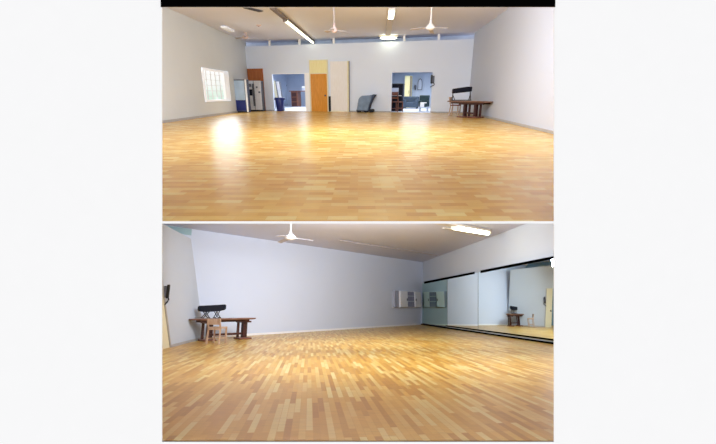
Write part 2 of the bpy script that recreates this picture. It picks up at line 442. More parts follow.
MB().box(0, .5, 0, .5, 0, .36, bev=.01).build('body', M['screen'], o); MB().box(-.01, .51, -.01, .51, .3, .38).build('lid', M['white'], o)
y = 12.1
o = wthing('wall_clock', 'small round dark wall clock on the blue wall of left back room', 'clock', Uy(284.5, y, 85), y, Zy(284.5, 85.5, y))
MB().lathe([(.0, -.02), (.22, -.02), (.22, .03), (0, .03)], 20).xf(Matrix.Rotation(math.pi / 2, 4, 'X')).build('case', M['gunmetal'], o)
MB().lathe([(.0, -.0), (.17, -.0), (.17, .01), (0, .01)], 20).xf(Matrix.Translation((0, -.04, 0)) @ Matrix.Rotation(math.pi / 2, 4, 'X')).build('dial', M['tarp_d'], o)

# orange door with pale transom
u0, u1 = U(311.6), U(327.7); hd = Zw(320, 73.6); ht = Zw(320, 60.6)
d = struct(A, 'door_1', MB().box(u0, u1, -.06, -.005, .0, hd, W, bev=.008), M['orange'])
MB().box(u0, u1, -.05, -.005, hd + .02, ht, W).build('transom_panel', M['yellow'], d)
mb = MB(); mb.box(u0 - .07, u0, -.07, 0, 0, ht + .05, W); mb.box(u1, u1 + .07, -.07, 0, 0, ht + .05, W); mb.box(u0, u1, -.07, 0, hd - .02, hd + .03, W); mb.box(u0, u1, -.07, 0, ht, ht + .05, W)
mb.build('door_frame', M['cream'], d)
MB().lathe([(0, 0), (.05, 0), (.06, .04), (.0, .05)], 12).xf(W @ Matrix.Translation((u1 - .14, -.06, 1.05)) @ Matrix.Rotation(math.pi / 2, 4, 'X')).build('knob', M['dsteel'], d)
# pale sliding panel
y = -.12; u0, u1 = Uy(330.6, y, 90), Uy(347.3, y, 90); h = Zy(340, 61.2, y); w = u1 - u0
t = wthing('sliding_panel', 'tall pale birch panel standing against the wall beside the orange door', 'panel', u0, y)
MB().box(0, w, 0, .05, .03, h, bev=.008).build('panel_face', M['palew'], t)
MB().box(w, w + .1, -.01, .06, .03, h).build('edge_strip', M['cream'], t)
MB().box(w + .1, w + .14, .0, .1, .03, h).build('backing_strip', M['fix'], t)
MB().box(-.16, -.02, 0, .08, .02, 1.0).build('floor_guide', M['rubber'], t)  # dark box painting in the shadow slot beside the panel
MB().box(-.02, w + .1, -.02, .06, 0, .05).build('bottom_rail', M['cream'], t)

# covered cart
y = -.6; g = lambda px, py: (Uy(px, y, 105), Zy(px, py, y))
uc = g(366, 105)[0]
t = wthing('covered_cart', 'blue-grey fabric covered trolley on small black wheels against the back wall', 'cart', uc, y)
sc_ = (g(376, 100)[0] - g(357, 100)[0]) / 19
def q(px, py): return ((px - 366) * sc_, Zy(366, py, y))
out = [q(357.5, 110.8), q(358.8, 103), q(359.6, 98.4), q(362.5, 95.8), q(369, 95.4), q(373, 94.8), q(372.4, 99), q(370, 105), q(368.6, 111)]
mb = MB().prism(out, -.3, .3)
bmesh.ops.bevel(mb.bm, geom=mb.bm.edges[:], offset=.04, segments=2, affect='EDGES')
mb.build('fabric_cover', M['tarp'], t, smooth=False)
mb = MB().prism([q(369.4, 110.5), q(370.8, 105), q(373, 99.5), q(376.2, 94.6), q(373.5, 94.4), q(372.2, 99), q(369.8, 105), q(368.4, 111)], -.32, .2)
mb.build('side_flap', M['tarp_d'], t)
MB().tube([Vector((q(368.6, 110.9)[0], -.25, q(368, 110.9)[1])), Vector((q(372.4, 101)[0], -.28, q(372, 101)[1])), Vector((q(376.4, 95)[0], -.28, q(376, 95)[1]))], .03).build('push_handle', M['blackm'], t)
MB().box(q(358, 110)[0], q(373, 110)[0], -.28, .28, .1, .18).build('base_frame', M['blackm'], t)
for px in (359, 366.5, 372):
    for yy in (-.26, .26):
        MB().lathe([(0, -.03), (.11, -.03), (.11, .03), (0, .03)], 14).xf(Matrix.Translation((q(px, 100)[0], yy, .11)) @ Matrix.Rotation(math.pi / 2, 4, 'X')).build('wheel', M['rubber'], t)

# wall phone by right doorway
def intercom(room, name, label, M4, s=1.0):
    o = bpy.data.objects.new(name, None); C.objects.link(o); o.matrix_world = room.M @ M4; tag(o, label, 'telephone')
    MB().box(-.12 * s, .12 * s, -.08, 0, -.22 * s, .22 * s, bev=.02).build('phone_body', M['gunmetal'], o)
    MB().box(-.1 * s, -.0 * s, -.16, -.08, -.25 * s, .27 * s, bev=.02).build('handset', M['blackm'], o)
    pts = [(.02 * s + .13 * s * math.sin(k * .55), -.1 + .02 * math.cos(k * 2), -.2 * s - .03 * s * k + (0 if k < 9 else (k - 9) * .065 * s)) for k in range(19)]
    MB().tube(pts, .018 * s, 6).build('cord', M['blackm'], o)
    return o
uu = U(432.6, 78); zz = Zw(432.6, 79.5)
intercom(A, 'wall_phone', 'grey wall telephone with dark handset beside the right doorway of upper room', W @ Matrix.Translation((uu, 0, zz)), 1.0)

# ---- right back room
y = 1.5; g = lambda px, py, y: (Uy(px, y, py), Zy(px, py, y))
u0, u1 = Uy(391.6, y, 95), Uy(402.3, y, 95); h = Zy(396, 84.6, y); w = u1 - u0
t = wthing('upright_piano', 'dark upright piano just inside the right doorway', 'piano', u0 - .25, y)
w += .25
MB().box(0, w, .12, .7, 0, h, bev=.02).build('case', M['black'], t)
MB().box(-.03, w + .03, .06, .74, h, h + .07, bev=.01).build('lid', M['blackm'], t)
MB().box(0, w, -.2, .14, h * .5, h * .58, bev=.01).build('key_bed', M['black'], t)
MB().box(.06, w - .06, -.17, .1, h * .58, h * .6).build('keys', M['white'], t)
MB().box(w * .25, w * .72, .06, .11, h * .62, h * .88).build('sheet_music', M['screen'], t)
for xx in (.03, w - .12): MB().box(xx, xx + .09, -.18, -.08, 0, h * .5).build('leg', M['black'], t)
def sidechair(room, name, label, loc, rz, s, mw, mseat, group=None, hb=.95):
    t = thing(room, name, label, 'chair', loc, rz, group)
    sw = .44 * s; sd = .42 * s; sh = .45 * s; hb *= s
    MB().box(-sw / 2, sw / 2, -sd / 2, sd / 2, sh, sh + .05 * s, bev=.012).build('seat', mseat, t)
    for x in (-1, 1):
        MB().bar((x * (sw / 2 - .03), -sd / 2 + .03, 0), (x * (sw / 2 - .03), -sd / 2 + .03, sh), .04 * s).build('leg', mw, t)
        MB().bar((x * (sw / 2 - .02), sd / 2 + .04, 0), (x * (sw / 2 - .03), sd / 2 - .02, sh), .042 * s).build('leg', mw, t)
        MB().bar((x * (sw / 2 - .03), sd / 2 - .02, sh), (x * (sw / 2 - .03), sd / 2 + .08 * s, hb), .04 * s).build('back_post', mw, t)
    MB().box(-sw / 2, sw / 2, sd / 2 + .03, sd / 2 + .07, hb - .17 * s, hb, bev=.012).build('top_rail', mw, t)
    MB().box(-sw / 2 + .03, sw / 2 - .03, sd / 2 + .02, sd / 2 + .05, hb - .32 * s, hb - .25 * s).build('back_slat', mw, t)
    MB().bar((-sw / 2 + .03, -sd / 2 + .03, .2 * s), (sw / 2 - .03, -sd / 2 + .03, .2 * s), .025 * s).build('stretcher', mw, t)
    for x in (-1, 1):
        MB().bar((x * (sw / 2 - .03), -sd / 2 + .03, .16 * s), (x * (sw / 2 - .03), sd / 2, .16 * s), .025 * s).build('stretcher', mw, t)
    return t
p = onW(Uy(397, .7, 108), .75)
sidechair(A, 'wooden_chair', 'brown wooden chair in front of the dark upright piano', p, WA + math.pi * .85, 1.35, M['mid_wood'], M['mid_wood'])
y = 8.8; u0, u1 = Uy(404.4, y, 90), Uy(411.2, y, 90); h = Zy(408, 75.8, y)
t = wthing('tall_cupboard', 'tall pale yellow cupboard at the back of the right rear room', 'cupboard', u0, y)
MB().box(0, u1 - u0, .03, .55, 0, h, bev=.01).build('cabinet', M['yellow'], t)
dd = MB().box(.02, (u1 - u0) * .72, 0, .03, .08, h - .03).build('door', M['yellow'], t)
MB().box((u1 - u0) * .64, (u1 - u0) * .68, -.03, 0, h * .45, h * .55).build('handle', M['blackm'], dd)
MB().box((u1 - u0) * .78, u1 - u0, -.005, .03, .05, h - .03).build('edge_strip', M['fix'], t)
y = 6.4; u0, u1 = Uy(402.8, y, 100), Uy(418, y, 100); w = u1 - u0; h = Zy(410, 96.5, y)
t = wthing('sofa', 'low dark slate sofa inside the right rear room, in front of the yellow cupboard', 'sofa', u0, y)
MB().box(0, w, 0, .85, .1, h * .55, bev=.05).build('seat_base', M['sofa'], t)
MB().box(0, w, .6, .95, .1, h, bev=.08).build('backrest', M['sofa'], t)
for xx in (0, w - .25): MB().box(xx, xx + .25, -.03, .85, .1, h * .75, bev=.06).build('armrest', M['sofa'], t)
for xx in (.06, w - .14):
    for yy in (.05, .8): MB().box(xx, xx + .08, yy, yy + .08, 0, .1).build('leg', M['black'], t)
y = 1.6; u0, u1 = Uy(418.5, y, 100), Uy(428.8, y, 100); w = u1 - u0; h = Zy(424, 95.2, y)
t = wthing('armchair', 'dark teal armchair at right side of the right doorway', 'armchair', u0, y)
MB().box(.1, w - .1, 0, .7, .3, h * .5, bev=.04).build('seat', M['teald'], t)
MB().box(0, w, .5, .75, .3, h, bev=.07).build('backrest', M['teald'], t)
for xx in (0, w - .15): MB().box(xx, xx + .15, 0, .7, h * .5, h * .68, bev=.03).build('armrest', M['teald'], t)
for xx in (.05, w - .12):
    for yy in (.02, .62): MB().box(xx, xx + .07, yy, yy + .07, 0, .32).build('leg', M['screen'], t)
o = wthing('folded_cloth', 'pale folded cloth lying on the dark teal armchair', 'cloth', u0 + w * .45, y - .03, h * .5)
MB().box(-.2, .25, .0, .35, 0, .07, bev=.03).build('cloth_body', M['white'], o)
MB().box(-.18, .1, -.05, -.02, -.25, .05, bev=.006).build('hanging_fold', M['white'], o)
y = 10.1
o = wthing('wall_mirror', 'small arched mirror on blue wall of the right rear room', 'mirror', Uy(420, y, 85), y, Zy(420, 90, y))
MB().prism([(-.2, 0), (.2, 0), (.2, .7), (.12, .9), (0, .98), (-.12, .9), (-.2, .7)], -.03, 0).build('frame', M['gunmetal'], o)
MB().prism([(-.15, .05), (.15, .05), (.15, .68), (.09, .84), (0, .9), (-.09, .84), (-.15, .68)], -.04, -.03).build('glass', M['screen'], o)
o = wthing('wall_lamp', 'small dark wall lamp left of the arched mirror in the rear room', 'lamp', Uy(415.3, y, 88), y, Zy(415, 90, y))
MB().box(-.05, .05, -.05, 0, 0, .3).build('bracket', M['blackm'], o); MB().lathe([(.13, .2), (.08, .42)], 12, c=(0, -.12, 0)).build('shade', M['gunmetal'], o)

# ---- trestle table, chair, bench
def oval(rx, ry, z0, z1, seg=36, e=2.6):
    mb = MB(); rings = []
    prof = [(.97, z0), (1, z0 + (z1 - z0) * .4), (1, z1 - (z1 - z0) * .2), (.985, z1)]
    for k, z in prof:
        r = []
        for i in range(seg):
            a = 2 * math.pi * i / seg; c, s = math.cos(a), math.sin(a)
            r.append(mb.bm.verts.new((rx * k * math.copysign(abs(c) ** (2 / e), c), ry * k * math.copysign(abs(s) ** (2 / e), s), z)))
        rings.append(r)
    for a, b in zip(rings, rings[1:]):
        for i in range(seg): mb.bm.faces.new((a[i], a[(i + 1) % seg], b[(i + 1) % seg], b[i]))
    mb.bm.faces.new(rings[0]); mb.bm.faces.new(list(reversed(rings[-1])))
    return mb
def table(room, label, loc, rz, L, D, H, t1, t2):
    t = thing(room, 'trestle_table', label, 'table', loc, rz)
    oval(L / 2, D / 2, H - .06, H).build('tabletop', M['top_wood'], t)
    MB().box(-L * .36, L * .36, -D * .3, D * .3, H - .14, H - .055).build('apron', M['dark_wood'], t)
    for xc in (t1, t2):
        MB().box(xc - .26, xc + .26, -D * .34, D * .34, 0, .07, bev=.02).build('foot', M['mid_wood'], t)
        for dx in (-.17, 0, .17):
            MB().box(xc + dx - .045, xc + dx + .045, -.1 + abs(dx), .1 + abs(dx) * .3, .07, H - .12, bev=.01).build('leg', M['dark_wood'], t)
        MB().box(xc - .22, xc + .22, -D * .3, D * .3, H - .18, H - .12).build('top_brace', M['dark_wood'], t)
    MB().box(t1, t2, -.04, .04, .18, .26).build('stretcher', M['dark_wood'], t)
    return t
def bench(room, label, loc, rz, L, hseat, mirror=1):
    t = thing(room, 'padded_bench', label, 'bench', loc, rz)
    pts = [(-L / 2, hseat), (-L / 4, hseat - .03), (L / 4, hseat), (L / 2, hseat + .06), (L / 2, hseat + .27), (L / 4, hseat + .25), (-L / 4, hseat + .22), (-L / 2, hseat + .21)]
    mb = MB().prism(pts, -.12, .12); bmesh.ops.bevel(mb.bm, geom=mb.bm.edges[:], offset=.03, segments=2, affect='EDGES')
    mb.build('cushion', M['black'], t)
    for yy in (-.11, .11):
        for (a, b) in ((-.34, -.1), (-.1, -.34), (.12, .3), (.3, .12)):
            MB().tube([(a * L, yy, 0), (b * L * .9, yy, hseat + .03)], .016, 8).build('leg', M['blackm'], t)
    for xx in (-.34, -.1, .12, .3):
        MB().tube([(xx * L, -.14, .012), (xx * L, .14, .012)], .016, 8).build('cross_bar', M['blackm'], t)
    return t
# upper room set
ta, tb = A.at(464.5, 116.6), A.at(483, 116.8)
tc_ = A.at(472, 115.8)
H = A.height(tc_, 100.6); wpx = (A.at(493.2, 115.8) - A.at(447.5, 115.8)).length
eL, eR = A.at(448, 116.3), A.at(492.3, 118.9); wpx = (eL - eR).length; cx = (eL + eR) / 2; H = A.height(cx, 101.0); rzA = math.atan2((eR - eL).y, (eR - eL).x)
table(A, 'long wooden trestle table with rounded top in the right back corner of the upper room', cx, rzA, wpx, 1.0, H, (466 - 470.4) / 45.7 * wpx, (477 - 470.4) / 45.7 * wpx)
zt = H
bp = A.at(461.3, 98.2, zt)
bp = Vector((A.aty(461.3, 98, cx.y + 1.0).x, cx.y + 1.0, zt + .006))
hb_ = A.height(bp, 93.6)
t = thing(A, 'padded_bench', 'black padded backrest on thin metal frame standing on the table in the upper room', 'bench', bp, 0)
wb_ = 16.6 * (wpx / 45.7); hs = hb_; htop = A.height(bp, 87.3)
mb = MB().prism([(-wb_ / 2, hs), (wb_ / 2, hs + .1), (wb_ / 2 + .02, htop + .03), (wb_ / 4, htop + .03), (-wb_ / 2, htop - .08)], -.08, .08); bmesh.ops.bevel(mb.bm, geom=mb.bm.edges[:], offset=.025, segments=2, affect='EDGES')
mb.build('cushion', M['black'], t)
for s in (-1, 1):
    MB().tube([(s * wb_ / 2 * .94, -.02, 0), (s * wb_ / 2 * .9, 0, hs + .08)], .022, 8).build('leg', M['blackm'], t)
    MB().tube([(s * wb_ / 2 * .7, -.12, 0), (s * wb_ / 2 * .9, 0, hs * .8)], .018, 8).build('leg', M['blackm'], t)
MB().box(-wb_ / 2, wb_ / 2, -.12, .08, 0, .04).build('base_bar', M['blackm'], t)
p = A.at(454.8, 115.2)
sidechair(A, 'wooden_chair', 'brown wooden chair with red seat at left end of the upper table', p, math.radians(60), 1.15, M['chair_wood'], M['red'], hb=.86)

# ---- ceiling things, upper room
def fan(room, label, loc, drop, R, rot, blades=3, tilt=0, mm='fan', group=None, k=1.0):
    t = thing(room, 'ceiling_fan', label, 'ceiling fan', loc, rot, group)
    MB().lathe([(.02, -.0), (.1 * k, -.0), (.08 * k, -.1), (.03, -.14)], 16).build('canopy', M[mm], t)
    MB().tube([(0, 0, -.05), (0, 0, -drop)], .028 * k, 8).build('rod', M[mm], t)
    MB().lathe([(.04 * k, -drop + .22), (.07 * k, -drop + .1), (.17 * k, -drop), (.19 * k, -drop - .07), (.1 * k, -drop - .13), (.02, -drop - .15)], 20).build('motor', M[mm if mm != 'fan_g' else 'pinkish'], t, smooth=True)
    for i in range(blades):
        a = 2 * math.pi * i / blades
        m = Matrix.Rotation(a, 4, 'Z') @ Matrix.Translation((0, 0, -drop - .04)) @ Matrix.Rotation(tilt, 4, 'Y') @ Matrix.Rotation(.18, 4, 'X')
        b = MB().prism([(0, 0)] * 0 or [(.3, -.006), (R, -.006), (R, .006), (.3, .006)], -.09, .09).xf(m).build('blade', M['fan_g'], t)
        MB().box(.12, .34, -.02, .02, -.01, .01, m).build('blade_arm', M[mm], t)
    return t
def ceil_at(room, px, Yc, Hc): # ceiling point on column px at distance Y
    r = room.ray(px, 40); return Vector((r.x / r.y * Yc, Yc, Hc))
c = A.at(431, 12, HA); Yf = 17.4
c = Vector((A.aty(430.5, 26, Yf).x, Yf, HA)); dz = HA - A.aty(430.5, 26.5, Yf).z
fan(A, 'white ceiling fan with curved blades in front of the right doorway, upper room', c, dz, .85, math.radians(75), 3, .12)
Yf = 17.4; c = Vector((A.aty(334.2, 29, Yf).x, Yf, HA)); dz = HA - A.aty(334, 29, Yf).z
fan(A, 'thin-rod ceiling fan above the pale birch panel, upper room', c, dz, .5, math.radians(20), 3, .05, 'fan_g', k=.7)
Yf = 25.0; c = Vector((A.aty(243, 37, Yf).x + .15, Yf, HA)); dz = HA - A.aty(243, 36.5, Yf).z
fan(A, 'beige ceiling fan close to the left back corner, upper room', c, dz, .7, math.radians(40), 3, .05, 'pinkish')
def lum(room, label, a, b, w, mm='fix', tubes=True, h=.1, group=None, bright=1, t0=.18, bulb=False):
    m = frame_on(a, b); m.translation = a - Zv * .015; L = (b - a).length
    t = bpy.data.objects.new('fluorescent_light', None); C.objects.link(t); t.matrix_world = room.M @ m; tag(t, label, 'ceiling light', group)
    MB().box(0, L, -w / 2, w / 2, -h, 0, bev=.01).build('housing', M[mm], t)
    if tubes: MB().tube([(L * t0, 0, -h - .035), (L * .99, 0, -h - .035)], .06 * bright, 10).build('tube', M['tube'], t)
    if bulb: MB().box(.0, L * .2, -w / 2.4, w / 2.4, -h - .05, -h, bev=.02).build('diffuser', M['tube'], t)
    for x in ((L * t0 - .05, L - .06) if tubes else ()): MB().box(x, x + .06, -w / 2.2, w / 2.2, -h - .1, -h).build('end_cap', M[mm], t)
    return t
lum(A, 'long bright fluorescent strip light running to the back wall, upper room', A.at(272, 6, HA), A.at(313, 40.5, HA), .22, t0=.22, bright=1.0)
lum(A, 'beige fluorescent strip light left of the white ceiling fan, upper room', A.at(392.0, 7.4, HA), A.at(387.5, 36.5, HA), .30, 'fixb', tubes=False, bulb=True)
t = bpy.data.objects.new('spot_lamp', None); C.objects.link(t); p = A.online(388, 39.5, BL, BR); t.matrix_world = Matrix.Translation(p + Vector((0, -.35, 0)))
tag(t, 'bright glowing lamp at top of back wall, end of the beige strip light', 'lamp')
MB().lathe([(.05, -.0), (.3, -.03), (.45, .03), (.3, .1), (.05, .13)], 20, sx=1.2, sy=.5).build('diffuser', M['tube'], t)
MB().box(-.6, .6, -.05, .3, .13, .2).build('housing', M['fixb'], t)
lum(A, 'small white ceiling light near the left wall, upper room', A.at(213, 25.5, HA) + Vector((.55, 0, 0)), A.at(222, 30, HA) + Vector((.55, 0, 0)), .3, 'wframe', tubes=False)
p = A.at(253, 8.8, HA)
t = thing(A, 'ceiling_vent', 'dark rectangular ceiling vent left of the long fluorescent light', 'vent', p, math.radians(60))
MB().box(-.5, .5, -.12, .12, -.03, 0).build('frame', M['gunmetal'], t)
for k in range(5): MB().box(-.46, .46, -.1 + k * .045, -.075 + k * .045, -.05, -.03).build('slat', M['dsteel'], t)
p = A.at(258.6, 24.8, HA)
t = thing(A, 'smoke_detector', 'small round smoke detector on the ceiling, upper room', 'smoke detector', p)
MB().lathe([(.12, 0), (.12, -.04), (.06, -.08), (.01, -.085)], 16).build('case', M['pinkish'], t)
MB().lathe([(.035, -.08), (.03, -.1), (.005, -.1)], 10).build('sensor', M['gunmetal'], t)

# ------------------------------------------------------------------ LOWER ROOM
HC = 4.65
bl, br = B.at(204, 338.5), B.at(421.5, 324.6)
rn = B.at(554, 344.2); ln = B.at(170.6, 347.4)
blt = B.at(192, 229, HC); brt = B.at(422.9, 262.2, HC); rnt = B.at(527, 223.5, HC)
M['floorB'] = parquet('floor_parquet_lower', [(212, 150, 48), (234, 176, 70), (246, 196, 92), (255, 228, 146)], .72, .074, -math.atan2((rn - br).y, (rn - br).x) + math.pi, .32, .4)
def clipB(mb):
    mb.clip(Vector((0, 0, -.014)), Vector((0, 0, 1)), B.M)
    return clipf(mb, B)
def slab(mb, pts, off):          # solid from a quad pushed by off
    a = [mb.bm.verts.new(p) for p in pts]; b = [mb.bm.verts.new(p + off) for p in pts]
    mb.bm.faces.new(a); mb.bm.faces.new(list(reversed(b))); n = len(pts)
    for i in range(n): mb.bm.faces.new((a[i], b[i], b[(i + 1) % n], a[(i + 1) % n]))
    return mb
mb = MB().box(-12, 9.5, 2.5, 36, -.05, 0); clipB(mb); struct(B, 'floor_lower', mb, M['floorB'])
def ext2(a, b, k): return a + (b - a) * k
# back wall goes on past the left partition
xl, xlt = ext2(br, bl, 1.45), ext2(brt, blt, 1.45)
off = Vector((-.15, .2, 0))
def grid(p0, p1, p2, p3, n=28, k=14):
    mb = MB(); vs = [[mb.bm.verts.new(p0.lerp(p1, i / n).lerp(p3.lerp(p2, i / n), j / k)) for j in range(k + 1)] for i in range(n + 1)]
    for i in range(n):
        for j in range(k): mb.bm.faces.new((vs[i][j], vs[i + 1][j], vs[i + 1][j + 1], vs[i][j + 1]))
    return mb
def curved_wall(name, p0, p1, p2, p3, m):
    mb = grid(p0, p1, p2, p3); clipB(mb); o = struct(B, name, mb, m)
    for p in o.data.polygons: p.use_smooth = True
curved_wall('wall_back_lower', xl, br, brt, xlt, M['wallB'])
# ceiling
mb = MB().box(-13, 9.5, 5, 33, HC, HC + .1); clipB(mb); struct(B, 'ceiling_lower', mb, M['ceilB'])
# right wall
r0, r0t = ext(br, rn, 3.2), ext(brt, rnt, 3.2)
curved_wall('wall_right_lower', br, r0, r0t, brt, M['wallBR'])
# left partition, lower than the ceiling, with a doorway near the camera
ZP = 4.02
tl1, tl2 = B.at(191, 239, ZP), B.at(165, 223.5, ZP)
s1 = (tl2 - tl1).normalized()
def lp(px, py):                  # floor line of the left wall
    return B.at(px, py)
ldir = (ln - bl).normalized()
lean = (tl1 - bl) / ZP
def LW(s, z, y=0):               # s metres from the corner along the wall, leaning like it
    return bl + ldir * s + lean * z + Vector((-y, 0, 0))
sj = (B.at(170.8, 347.3) - bl).length      # near jamb of the doorway
dw, dh = 3.2, 2.5
mb = MB()
for (a, b, z0, z1) in ((-.0, sj, 0, ZP), (sj, sj + dw, dh, ZP), (sj + dw, 14, 0, ZP)):
    slab(mb, [LW(a, z0), LW(b, z0), LW(b, z1), LW(a, z1)], Vector((-.18, 0, 0)))
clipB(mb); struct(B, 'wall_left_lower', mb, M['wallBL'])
# teal band over the partition, seen against the far wall
m = (xlt - blt).normalized(); k1, k0 = blt + m * .0 + Vector((0, -.06, 0)), blt + m * 1.9 + Vector((0, -.06, 0))
struct(B, 'trim_5', slab(MB(), [k1 + Vector((0, 0, -.02)), k0 + Vector((0, 0, -.02)), k0 + Vector((0, 0, -.3)), k1 + Vector((.02, 0, -.3))], Vector((0, .03, 0))), M['teal'])
# doorway jamb and cream door leaf in it
mb = MB()
slab(mb, [LW(sj, 0, -.02), LW(sj + .07, 0, -.02), LW(sj + .07, dh, -.02), LW(sj, dh, -.02)], Vector((-.22, 0, 0)))
struct(B, 'trim_6', mb, M['base'])
mb = slab(MB(), [LW(sj + .07, 0, .02), LW(sj + .6, 0, .02), LW(sj + .6, dh, .02), LW(sj + .07, dh, .02)], Vector((-.06, 0, 0)))
d = struct(B, 'door_2', mb, M['cream'])
MB().lathe([(0, 0), (.05, 0), (.06, .05), (0, .06)], 12).xf(Matrix.Translation(LW(sj + .5, 1.05, .02)) @ Matrix.Rotation(math.pi / 2, 4, 'Y')).build('knob', M['dsteel'], d)
# blue room beyond
mb = slab(MB(), [LW(-3, 0, 3.4), LW(14, 0, 3.4), LW(14, HC, 3.4), LW(-3, HC, 3.4)], Vector((-.1, 0, 0))); clipB(mb)
struct(B, 'wall_side_lower', mb, mat('side_room_blue', (140, 172, 190), .8))
# baseboards
mb = slab(MB(), [bl, br, br + Zv * .09, bl + Zv * .09], Vector((-.01, -.03, 0))); struct(B, 'baseboard_back', mb, M['white'])
mb = slab(MB(), [LW(0, 0), LW(sj, 0), LW(sj, .08), LW(0, .08)], Vector((.03, 0, 0))); struct(B, 'baseboard_left', mb, M['base'])

# mirror panels on the right wall
def RW(px, py):                  # point of the right wall plane
    nrm = (rn - br).cross(Zv).normalized(); o = Vector((0, 0, B.h)); r = B.ray(px, py)
    p0 = br + Vector((-.03, 0, 0))
    return o + r * ((p0 - o).dot(nrm) / r.dot(nrm))
def mirror_mat(name, ang, tint):
    m = bpy.data.materials.new(name); m.use_nodes = True; t = m.node_tree; t.nodes.clear()
    out = t.nodes.new('ShaderNodeOutputMaterial'); g = t.nodes.new('ShaderNodeBsdfGlossy')
    g.inputs['Roughness'].default_value = .015; g.inputs['Color'].default_value = srgb(tint)
    ge = t.nodes.new('ShaderNodeNewGeometry'); vr = t.nodes.new('ShaderNodeVectorRotate'); vr.rotation_type = 'AXIS_ANGLE'
    vr.inputs['Axis'].default_value = (B.M.to_3x3() @ Zv); vr.inputs['Angle'].default_value = ang
    t.links.new(ge.outputs['Normal'], vr.inputs['Vector']); t.links.new(vr.outputs['Vector'], g.inputs['Normal'])
    t.links.new(g.outputs[0], out.inputs['Surface'])
    return m
MM = [mirror_mat('mirror_glass_far', math.radians(9.5), (214, 242, 234)), mirror_mat('mirror_glass_mid', math.radians(25), (236, 248, 250)), mirror_mat('mirror_glass_near', math.radians(28.5), (230, 244, 246))]
def lerp(x, x0, y0, x1, y1): return y0 + (y1 - y0) * (x - x0) / (x1 - x0)
def ytop(x): return lerp(x, 425.9, 282.6, 554, 257.6)
def ybot(x): return lerp(x, 421.3, 323.2, 554, 341.2)
panels = [(422.4, 447.2, 0), (447.5, 478, 1), (478.4, 640, 2)]
labs = ['narrow mirror panel nearest the corner, reflecting the wall cabinet', 'middle mirror panel reflecting plain white wall', 'widest mirror panel at the right edge, reflecting table and floor']
q3 = Vector((-.02, 0, 0))
zb = .13
for i, (x0, x1, mi) in enumerate(panels):
    p0 = RW(x0, ybot(x0)); 
    if i < 2:
        p1 = RW(x1, ybot(x1)); t1, t0 = RW(x1, ytop(x1)), RW(x0, ytop(x0))
    else:
        e = lambda a, b: a + (b - a) * 1.55
        p1 = e(p0, RW(560, ybot(560))); t0 = RW(x0, ytop(x0)); t1 = e(t0, RW(560, ytop(560)))
    o = bpy.data.objects.new('mirror_panel', None); C.objects.link(o); o.matrix_world = B.M @ Matrix.Translation(p0)
    tag(o, labs[i], 'mirror', 'wall mirrors')
    slab(MB(), [v - p0 for v in (p0, p1, t1, t0)], Vector((-.006, 0, 0))).build('glass', MM[mi], o)
    slab(MB(), [v - p0 + Vector((.012, 0, 0)) for v in (p0, p1, t1, t0)], Vector((.012, 0, 0))).build('backing', M['gunmetal'], o)
def strip(name, xa, xb, fy0, fy1, m, th=.03):
    a0, b0, b1, a1 = RW(xa, fy0(xa)), RW(min(xb, 560), fy0(min(xb, 560))), RW(min(xb, 560), fy1(min(xb, 560))), RW(xa, fy1(xa))
    if xb > 560: b0 = a0 + (b0 - a0) * 1.5; b1 = a1 + (b1 - a1) * 1.5
    return struct(B, name, slab(MB(), [a0, b0, b1, a1], Vector((-th, 0, 0))), m)
strip('trim_7', 424.5, 474.8, lambda x: ytop(x) + .9, lambda x: ytop(x) - 1.3, M['black_trim'])
strip('trim_8', 481, 700, lambda x: ytop(x) + 1.2, lambda x: ytop(x) - 1.4, M['black_trim'])
strip('trim_9', 421.5, 700, lambda x: lerp(x, 421.3, 324.9, 554, 345.2), lambda x: lerp(x, 421.3, 323.6, 554, 342.4), M['black_trim'], .05)
strip('trim_10', 446, 700, lambda x: lerp(x, 421.3, 322.9, 554, 340.9), lambda x: lerp(x, 421.3, 322.2, 554, 339.0), M['black_trim'], .02)
strip('trim_11', 423.0, 446, lambda x: lerp(x, 421.3, 323.6, 554, 341.2), lambda x: lerp(x, 421.3, 323.0, 554, 339.8), M['gunmetal'], .02)

# wall cabinet on the back wall
def BW(px, py): return B.online(px, py, bl, br)
c0, c1 = BW(391.5, 306), BW(417, 306); zt_, zb_ = BW(404, 291.4).z, BW(404, 307.4).z
Wc = frame_on(c0, c1); Lc = (c1 - c0).length; Hc_ = zt_ - zb_
t = bpy.data.objects.new('wall_cabinet', None); C.objects.link(t)
mm = Wc.copy(); mm.translation = Vector((c0.x, c0.y, zb_)); t.matrix_world = B.M @ mm
tag(t, 'white double-door wall cabinet with open grey centre, beside the mirror corner', 'cabinet')
MB().box(Lc * .15, Lc, -.32, -.02, 0, Hc_, bev=.01).build('cabinet_body', M['white'], t)
d = MB().box(Lc * .16, Lc * .44, -.40, -.33, .02, Hc_ - .02, bev=.01).build('door', M['white'], t)
MB().box(Lc * .4, Lc * .42, -.43, -.4, Hc_ * .4, Hc_ * .55).build('handle', M['gunmetal'], d)
d = MB().box(Lc * .74, Lc * .98, -.40, -.33, .02, Hc_ - .02, bev=.01).build('door', M['white'], t)
MB().box(Lc * .76, Lc * .78, -.43, -.4, Hc_ * .4, Hc_ * .55).build('handle', M['gunmetal'], d)
gm = mat('cabinet_lilac_grey', (150, 150, 172), .6); gd = mat('cabinet_green_glass', (70, 125, 112), .3, var=.2)
MB().box(Lc * .45, Lc * .73, -.335, -.325, .03, Hc_ - .03).build('open_bay', gm, t)
for k in (.35, .68): MB().box(Lc * .46, Lc * .72, -.37, -.335, Hc_ * k, Hc_ * k + .05).build('shelf', M['wallBR'], t)
MB().box(0, Lc * .15, -.3, -.02, 0, Hc_, bev=.01).build('side_panel', mat('cabinet_side_grey', (172, 174, 188), .6), t)
